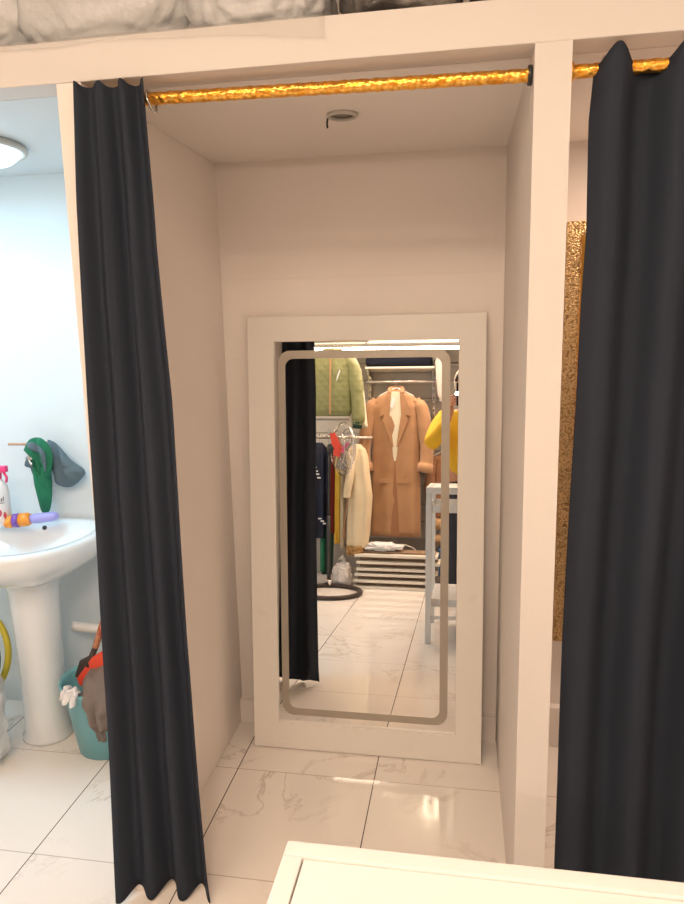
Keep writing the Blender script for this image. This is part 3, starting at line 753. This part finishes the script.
# pedestal fan
t = thing('pedestal_fan', 'standing fan with wire cage, red ribbons and black ring base, seen in the mirror', 'fan', (-1.06, -.50, 0))
bm = BM(); torus(bm, (0,0,.018), .255, .018, n=64, m=12); obj('ring_base', bm, M['rubber'], t)
bm = BM(); tube(bm, [(-.045,-.245,.02),(-.045,-.22,.60)], .016, 14); tube(bm, [(-.045,-.22,.60),(-.045,-.215,1.12)], .011, 12); obj('pole', bm, M['black'], t)
bm = BM(); tube(bm, [(-.07,-.25,.03),(-.045,-.24,.06),(-.02,-.22,.035)], .018, 12); obj('foot_bracket', bm, M['chrome'], t)
Rf = Matrix.Rotation(math.radians(57), 3, 'Z') @ Matrix.Rotation(math.radians(90), 3, 'X')
fc = Vector((.075,-.18,1.15))
bm = BM(); torus(bm, fc, .215, .007, Rf, n=56, m=8); torus(bm, fc+Rf@Vector((0,0,.04)), .16, .0035, Rf, m=6); torus(bm, fc+Rf@Vector((0,0,-.05)), .15, .0035, Rf, m=6)
for k in range(24):
    a = 2*PI*k/24
    for s in (1, -1):
        P = [fc+Rf@Vector((r*math.cos(a), r*math.sin(a), s*h)) for r, h in ((.03,.06),(.12,.055),(.185,.035),(.213,0))]
        tube(bm, P, .0016, 5)
obj('wire_cage', bm, M['chrome'], t)
bm = BM(); tube(bm, [fc+Rf@Vector((0,0,-.13)), fc+Rf@Vector((0,0,-.06)), fc+Rf@Vector((0,0,-.03))], [.035,.045,.04], 18); tube(bm, [(-.045,-.215,1.10),(-.03,-.20,1.14),(.0,-.19,1.15)], .012, 10); obj('motor_housing', bm, M['black'], t)
for k in range(3):
    bm = BM(); a = 2*PI*k/3+.3; rr = []
    for r in (.03,.07,.11,.15,.18):
        tw = .5-r*1.5; w = .5*math.sin(min(1, r/.18)*2.4)+.25; row = []
        for q in range(7):
            aa = a+(q/6-.5)*w; row.append(bm.verts.new(fc+Rf@Vector((r*math.cos(aa), r*math.sin(aa), (q/6-.5)*.05))))
        rr.append(row)
    for u_, v_ in zip(rr[:-1], rr[1:]):
        for q in range(6): bm.faces.new((u_[q], u_[q+1], v_[q+1], v_[q]))
    o = obj('blade', bm, M['glassdark'], t); solid(o, .002)
for pts, mm, nm in (([(-.085,.12),(-.045,.13),(.015,.01),(.0,-.07),(-.05,-.055)], M['redplastic'], 'red_ribbon'), ([(.0,-.01),(.06,.06),(.075,.04),(.03,-.04)], M['pink'], 'pink_ribbon')):
    bm = BM(); prism(bm, [(fc.x-.01+x, fc.z+z) for x, z in pts], fc.y+.075, fc.y+.085); obj(nm, bm, mm, t, smooth=False)

# boards stack on the floor
zb = 0
bl = ['lowest, half slid out', 'second from the floor', 'third from the floor', 'fourth from the floor', 'fifth from the floor', 'topmost, under the papers']
hts = [.0, .052, .104, .150, .205, .262]
for k, z in enumerate(hts):
    x0 = -.90+random.uniform(-.02,.02)+(.02 if k else -.0); x1 = -.22+random.uniform(-.03,.03)
    t = thing('shelf_board', 'white shelf board in the stack under the camel coat, '+bl[k], 'board', (x0, -1.02, z), (0, 0, random.uniform(-.02,.02)), group='stacked shelf boards')
    obj('board', box(BM(), 0, x1-x0, 0, .26, .0, .022, .002), M['board'], t, smooth=False)
    obj('edge_rail', box(BM(), .02, x1-x0-.02, .03, .19, .0222, (hts[k+1]-z if k < 5 else .04)-.0005, .002), M['boardedge'], t, smooth=False)
bagthing('crumpled_paper', 'crumpled white paper and plastic on top of the stacked boards', (-.70,-.90,.262+.04+.030), (.17,.10,.032), .45, 31, M['rag'], cat='paper')
t = thing('wire_hanger', 'loose pale wire hanger lying on the stacked boards', 'hanger', (-.56,-.92,.304))
bm = BM(); tube(bm, smoothpath([(-.12,0,.004),(-.05,0,.035),(.04,0,.05),(.12,0,.03),(.16,.0,.004)], 5), .004, 8); obj('wire', bm, M['board'], t)
t = thing('carrier_bag', 'white tied plastic bag on the floor behind the fan base', 'bag', (-1.0,-.835,0))
obj('bag_body', crumple(BM(), (0,0,.098), (.085,.075,.108), .22, 41, 5), M['bagwhite'], t)
bm = BM(); tube(bm, smoothpath([(0,0,.18),(.01,0,.215),(-.02,0,.25)], 4), [.02]*4+[.014]*3+[.03]*2, 10, ripple=.5); obj('knot', bm, M['bagwhite'], t)
# blue crate and black shoe
t = thing('storage_box', 'blue plastic storage box on the floor below the brown coat', 'box', (-.13,-1.12,0))
bm = BM(); box(bm, -.085,.16,-.12,.06,0,.28,.012); obj('box_body', bm, M['blue'], t, smooth=False)
bm = BM(); box(bm, -.090,.165,-.125,.065,.281,.30,.006); obj('lid', bm, M['blue'], t, smooth=False)
t = thing('boot', 'small black boot standing beside the blue storage box', 'boot', (-.205,-.72,0))
bm = BM()
loft(bm, [[Vector((x+w*math.cos(2*PI*i/16), y+d*math.sin(2*PI*i/16), z)) for i in range(16)] for x, y, w, d, z in ((0,.02,.03,.075,0),(0,.02,.033,.08,.02),(0,.005,.03,.06,.05),(0,-.02,.026,.034,.08),(0,-.02,.027,.034,.13))]); obj('upper', bm, M['rubber'], t)
obj('sole', box(BM(), -.033,.033,-.06,.10,0,.012,.004), M['black'], t, smooth=False)

# brown coat to the right
cx = -.245; cy = -1.27
t = thing('brown_coat', 'brown coat with tan cuffs hanging right of the camel coat behind the table frame', 'coat', (cx+.10, cy, 0))
bm = BM(); shell(bm, [(.56,0,.16,.055),(.80,0,.155,.058),(1.0,0,.15,.06),(1.08,0,.12,.05),(1.12,0,.06,.04),(1.14,0,.04,.03)][::-1], rip=.06, seed=11); obj('coat_body', bm, M['brown'], t)
bm = BM(); tube(bm, smoothpath([(-.10,.02,1.08),(-.15,.03,.98),(-.165,.04,.8),(-.14,.05,.60)], 5), [.035]*4+[.045]*12, 14, ripple=.1); obj('sleeve', bm, M['brown'], t)
bm = BM(); rings = [[Vector((x, .055+.05*math.cos(2*PI*i/20), z+h*math.sin(2*PI*i/20))) for i in range(20)] for x, z, h in ((-.165,.515,.04),(-.155,.515,.052),(-.03,.495,.046),(.02,.485,.04))]; loft(bm, rings); obj('cuff', bm, M['tan'], t)
bm = BM(); rings = [[Vector((x, .055+.05*math.cos(2*PI*i/20), z+h*math.sin(2*PI*i/20))) for i in range(20)] for x, z, h in ((-.165,.36,.03),(-.155,.36,.048),(-.05,.37,.05),(-.03,.37,.04))]; loft(bm, rings); obj('cuff', bm, M['tan'], t)
t2 = hanger('white hanger carrying the brown coat', cx+.10, cy, 1.15, .13, zr=1.24)
t = thing('hanging_rail', 'short chrome rail above the brown coat', 'rail', (.15, cy, 1.24))
bm = BM(); tube(bm, [(-.42,0,0),(.75,0,0)], .011, 12); obj('bar', bm, M['chrome'], t)
for x in (-.38, .7):
    bm = BM(); tube(bm, [(x,0,0),(x,-.095,0)], .007, 8); obj('arm', bm, M['chrome'], t)
# hanging white plastic garment cover
t = thing('garment_cover', 'white plastic garment cover hanging right of the shelf with navy cloth', 'garment cover', (-.215,-1.10,0))
bm = BM(); shell(bm, [(1.56,.01,.012,.02),(1.62,.0,.025,.03),(1.75,0,.04,.04),(1.90,0,.05,.045),(1.97,0,.03,.03),(2.034,0,.01,.01)][::-1], rip=.12, seed=14); obj('cover_body', bm, M['bagwhite'], t)
# more things hanging to the right so the shop reads on from other views
t = thing('hanging_rail', 'long chrome rail on the right of the shop wall', 'rail', (1.0, -1.12, 1.75))
bm = BM(); tube(bm, [(-.8,0,0),(.9,0,0)], .012, 12); obj('bar', bm, M['chrome'], t)
for x in (-.7, .8):
    bm = BM(); tube(bm, [(x,0,0),(x,-.24,0)], .008, 8); obj('arm', bm, M['chrome'], t)
t = thing('pink_blouse', 'pink blouse hanging behind the person photographing the mirror', 'blouse', (-.165, -1.26, 0))
bm = BM(); shell(bm, [(1.28,0,.05,.03),(1.5,0,.045,.03),(1.60,0,.02,.02),(1.62,0,.01,.01)][::-1], rip=.08, seed=16); obj('blouse_body', bm, mat('pink_cloth', (.62,.28,.22), .8), t)

# ------------------------------------------------------------------ person taking the picture
pt = thing('person', 'person in a mustard top and pale headscarf raising a phone with both hands', 'person', (0, -.36, 0))
def skinmesh(name, V, E, m, parent, root=0, sub=2, R=None):
    me = bpy.data.meshes.new(name); me.from_pydata([v[0] for v in V], E, []); o = bpy.data.objects.new(name, me); C.objects.link(o)
    o.parent = parent; me.materials.append(m)
    md = o.modifiers.new('skin', 'SKIN'); md.use_smooth_shade = True
    sv = me.skin_vertices[0].data
    for i, v in enumerate(V):
        r = v[1]; sv[i].radius = (r, r) if not isinstance(r, tuple) else r
        sv[i].use_root = (i == root)
    subd(o, sub); return o
py = 0.0
V = [((0,0,.93),(.15,.11)), ((0,0,1.08),(.125,.09)), ((0,.0,1.24),(.15,.10)), ((0,-.01,1.37),(.14,.085)), ((0,.0,1.45),.05), ((0,.02,1.52),.055), ((0,.035,1.60),(.078,.092)), ((0,.03,1.68),(.072,.085)), ((0,.03,1.72),(.045,.055))]
E = [(i, i+1) for i in range(8)]
def add(v, r, j):
    V.append((v, r)); E.append((j, len(V)-1)); return len(V)-1
wr = {}
for s, hx in ((-1,-.105),(1,.045)):
    a = add((s*.165,-.01,1.385),.058,3); a = add((s*.215,.10,1.29),.047,a); a = add((s*.245,.235,1.185),.040,a)
    a = add((hx+s*.045,.28,1.32),.034,a); a = add((hx,.305,1.425),.025,a); wr[s] = a
    a = add((hx+(-s)*.0,.318,1.475),(.036,.018),a)
    b = add((s*.09,0,.86),.085,0); b = add((s*.10,.01,.50),.055,b); b = add((s*.105,-.02,.28),.05,b); b = add((s*.105,-.03,.09),.035,b); b = add((s*.11,.04,.035),.035,b); b = add((s*.115,.13,.028),.028,b)
body = skinmesh('body', V, E, M['skin'], pt)
# fingers and thumbs on the phone's edges
for s, hx in ((-1,-.105),(1,.045)):
    d = -s
    for k, (ln, dz) in enumerate(((.030,.046),(.034,.025),(.032,.005),(.025,-.013))):
        z0 = 1.475+dz
        P = [((hx,.322,z0),.010), ((hx+s*-.0+d*.004,.352,z0+.004),.0085), ((hx+d*.018,.366,z0+.006),.008), ((hx+d*(.018+ln*.6),.3645,z0+.006),.007)]
        skinmesh('finger', P, [(0,1),(1,2),(2,3)], M['skin'], pt, sub=1)
    P = [((hx,.316,1.452),.012), ((hx+d*.012,.318,1.49),.011), ((hx+d*.030,.326,1.515),.009)]
    skinmesh('thumb', P, [(0,1),(1,2)], M['skin'], pt, sub=1)
# clothes
V2 = [((0,0,.90),(.165,.125)), ((0,0,1.08),(.150,.112)), ((0,.0,1.24),(.165,.115)), ((0,-.01,1.37),(.155,.10)), ((0,.0,1.435),.07)]
E2 = [(0,1),(1,2),(2,3),(3,4)]
for s, hx in ((-1,-.105),(1,.045)):
    n0 = len(V2); V2 += [((s*.165,-.01,1.385),.074), ((s*.217,.10,1.29),.066), ((s*.250,.235,1.183),.062), ((hx+s*.050,.277,1.30),.056), ((hx+s*.026,.290,1.35),.050)]
    E2 += [(3,n0),(n0,n0+1),(n0+1,n0+2),(n0+2,n0+3),(n0+3,n0+4)]
skinmesh('top', V2, E2, M['mustard'], pt)
V3 = [((0,0,.96),(.155,.115)), ((0,0,.90),(.16,.12))]; E3 = [(0,1)]
for s in (-1, 1):
    n0 = len(V3); V3 += [((s*.092,0,.82),.096), ((s*.10,.01,.50),.072), ((s*.105,-.02,.28),.066), ((s*.105,-.03,.10),.058)]
    E3 += [(1,n0),(n0,n0+1),(n0+1,n0+2),(n0+2,n0+3)]
skinmesh('trousers', V3, E3, M['denim'], pt)
for s in (-1, 1):
    V4 = [((s*.105,-.04,.045),.046), ((s*.11,.04,.040),.044), ((s*.115,.14,.036),.038)]
    skinmesh('shoe', V4, [(0,1),(1,2)], M['rubber'], pt, sub=1)
bm = BM(); t_ = bmesh.new(); bmesh.ops.create_uvsphere(t_, u_segments=28, v_segments=18, radius=1)
for v in t_.verts:
    q = v.co.copy(); q.x *= .094; q.y *= .108; q.z *= .118
    if q.y > .04 and q.z < .045: q.y = .04+(q.y-.04)*.1
    v.co = q+Vector((0,.005,1.655))
merge(bm, t_); obj('headscarf', bm, M['scarf'], pt)
bm = BM(); tube(bm, smoothpath([(-.075,.07,1.66),(-.05,.098,1.70),(0,.108,1.715),(.05,.098,1.70),(.075,.07,1.66)], 5), .014, 10); obj('hair', bm, M['hair'], pt)
bm = BM(); tube(bm, smoothpath([(0,.112,1.645),(0,.124,1.62),(0,.134,1.602),(0,.122,1.594)], 4), [.008]*3+[.010]*4+[.014]*4+[.013]*2, 12); obj('nose', bm, M['skin'], pt)
for s in (-1, 1):
    bm = BM(); tt = bmesh.new(); bmesh.ops.create_uvsphere(tt, u_segments=14, v_segments=10, radius=.012)
    merge(bm, tt, 0, Matrix.Translation((s*.032,.110,1.640))); obj('eye', bm, M['eye'], pt)
    bm = BM(); tt = bmesh.new(); bmesh.ops.create_uvsphere(tt, u_segments=12, v_segments=8, radius=.006); merge(bm, tt, 0, Matrix.Translation((s*.032,.119,1.640))); obj('pupil', bm, M['hair'], pt)
bm = BM(); tube(bm, smoothpath([(-.022,.110,1.572),(-.008,.122,1.575),(.008,.122,1.575),(.022,.110,1.572)], 4), .006, 8); obj('mouth', bm, M['lip'], pt)

# ------------------------------------------------------------------ camera
f, pitch, yaw, roll = 712.75, .1839, .1749, -.0216
cyw, syw = math.cos(yaw), math.sin(yaw)
fw = Vector((-syw*math.cos(pitch), cyw*math.cos(pitch), -math.sin(pitch)))
rt = Vector((cyw, syw, 0)); up = rt.cross(fw)
r = rt*math.cos(roll)+up*math.sin(roll); u = -rt*math.sin(roll)+up*math.cos(roll)
cam = bpy.data.cameras.new('camera'); co = bpy.data.objects.new('camera', cam); C.objects.link(co)
Rm = Matrix((r, u, -fw)).transposed()
co.matrix_world = Matrix.Translation((0, 0, 1.6045)) @ Rm.to_4x4()
cam.sensor_fit = 'VERTICAL'; cam.sensor_height = 24; cam.lens = f/904*24; cam.clip_start = .005
bpy.context.scene.camera = co
# the phone, its lens at the camera
ph = thing('phone', 'dark phone with a lit flash held up by the person in the mustard top', 'phone')
ph.matrix_world = Matrix.Translation((0, 0, 1.6045)) @ Rm.to_4x4() @ Matrix.Rotation(0, 4, 'X')
bm = BM(); box(bm, -.072, .010, -.150, .014, .004, .012, .0035); obj('phone_body', bm, M['nozzle'], ph, smooth=False)
bm = BM(); t_ = bmesh.new(); bmesh.ops.create_cone(t_, cap_ends=True, segments=24, radius1=.013, radius2=.013, depth=.002)
merge(bm, t_, 0, Matrix.Translation((-.066, -.062, .0025))); obj('flash_lens', bm, M['flash'], ph, smooth=False)
bm = BM(); torus(bm, (0,0,.004), .007, .0012, n=24, m=6); obj('camera_ring', bm, M['chrome'], ph)

# ------------------------------------------------------------------ shop lamps
def area(name, loc, size, power, col, rot=(0,0,0), sy=None):
    l = bpy.data.lights.new(name, 'AREA'); l.energy = power; l.color = col; l.shape = 'RECTANGLE' if sy else 'SQUARE'; l.size = size
    if sy: l.size_y = sy
    o = bpy.data.objects.new(name, l); C.objects.link(o); o.location = loc; o.rotation_euler = rot; return o
WARM = (1, .735, .56)
for lab, x, y, w in (('square warm ceiling light panel over the middle of the shop', -.1, -.75, .46), ('square warm ceiling light panel over the right side of the shop', 1.45, -.3, .46), ('square warm ceiling light panel over the left side of the shop', -1.6, -.2, .46), ('square warm ceiling light panel near the coat wall', -.9, -.40, .40)):
    t = thing('ceiling_light_panel', lab, 'ceiling light', (x, y, ZS))
    bm = BM(); h = w/2
    ringprism(bm, [(h+.015,h+.015),(-h-.015,h+.015),(-h-.015,-h-.015),(h+.015,-h-.015)], [(h,h),(-h,h),(-h,-h),(h,-h)], 0, .02)
    o = obj('frame', bm, M['white'], t, smooth=False, rot=(math.radians(90),0,0))
    obj('diffuser', box(BM(), -h, h, -h, h, -.012, 0), M['panel_warm'], t, smooth=False)
LP = 1.0
area('lamp_middle', (-.1,-.75,ZS-.03), .46, 34*LP, WARM)
area('lamp_right', (1.45,-.3,ZS-.03), .46, 14*LP, WARM)
area('lamp_left', (-1.6,-.2,ZS-.03), .46, 12*LP, WARM)
area('lamp_coats', (-.9,-.40,ZS-.03), .40, 12*LP, WARM)
t = thing('fill_strip', 'added warm fill strip under the white fascia of the coat wall', 'strip light', (.1, -1.03, 2.02))  # added low fill strip that lifts the light inside the booths
obj('housing', box(BM(), -1.6, 1.6, -.03, .0, .0, .014, .002), M['white'], t, smooth=False)
obj('diffuser', box(BM(), -1.59, 1.59, -.028, -.002, -.008, -.0005, .002), M['strip_warm'], t, smooth=False)
area('fill_strip_area', (.1, -1.0, 2.008), 3.1, 15*LP, WARM, (math.radians(52), 0, 0), .03)
# compact U tube lamp
t = thing('tube_lamp', 'bright U-shaped compact lamp hanging from the shop ceiling', 'ceiling light', (-.25, .06, ZS-.08))
bm = BM(); tube(bm, smoothpath([(-.04,-.11,0),(-.045,.05,0),(-.02,.10,0),(.02,.10,0),(.045,.05,0),(.04,-.11,0)], 5), .014, 12); obj('tube', bm, M['lamp_warm'], t)
bm = BM(); box(bm, -.06,.06,-.17,-.10,-.02,.03,.006); tube(bm, [(0,-.135,.03),(0,-.135,.08)], .012, 10); obj('holder', bm, M['white'], t)
t = thing('spot_bulb', 'small bright bulb on the shop ceiling left of the U-shaped lamp', 'ceiling light', (-.63, -.10, ZS-.05))
bm = BM(); lathe(bm, [(.001,-.03),(.02,-.022),(.026,0),(.018,.02)], n=20); obj('bulb', bm, M['lamp_warm'], t)
bm = BM(); lathe(bm, [(.02,.0195),(.024,.05)], n=20); obj('socket', bm, M['white'], t)
t = thing('booth_fill_light', 'unseen fill light added in the ceiling of the booth behind the drawn curtain', 'ceiling light', (.85, 2.15, ZC))  # unseen lamp, added to brighten the walls inside this booth
obj('trim_ring', torus(BM(), (0,0,-.003), .05, .006, n=32), M['white'], t)
obj('diffuser', lathe(BM(), [(.001,-.003),(.045,-.003),(.045,-.001),(.001,-.001)], n=32), M['panel_warm'], t)
area('fill_right_booth', (.85,2.15,ZC-.02), .09, 13, WARM)
# washroom lamp light
area('lamp_washroom', (-1.56, 2.10, ZC-.07), .25, .5, (.55,.84,1))
t = thing('ceiling_lamp', 'off-frame cool fill lamp added further left in the washroom', 'ceiling light', (-2.05, 1.98, ZC))  # off-frame lamp, added to spread cool light over the washroom walls
obj('diffuser', lathe(BM(), [(.185,0),(.182,-.022),(.16,-.042),(.11,-.056),(.05,-.062),(.001,-.063)], n=64), M['lamp_cool'], t)
area('fill_washroom_left', (-2.05,1.98,ZC-.07), .3, 9, (.50,.80,1))

# ------------------------------------------------------------------ world and view
w = bpy.data.worlds.new('world'); bpy.context.scene.world = w; w.use_nodes = True
w.node_tree.nodes['Background'].inputs[0].default_value = (.9,.75,.6,1); w.node_tree.nodes['Background'].inputs[1].default_value = .05
s = bpy.context.scene
s.view_settings.view_transform = 'Standard'; s.view_settings.look = 'None'; s.view_settings.gamma = 1; s.view_settings.use_curve_mapping = False
s.view_settings.exposure = -.04
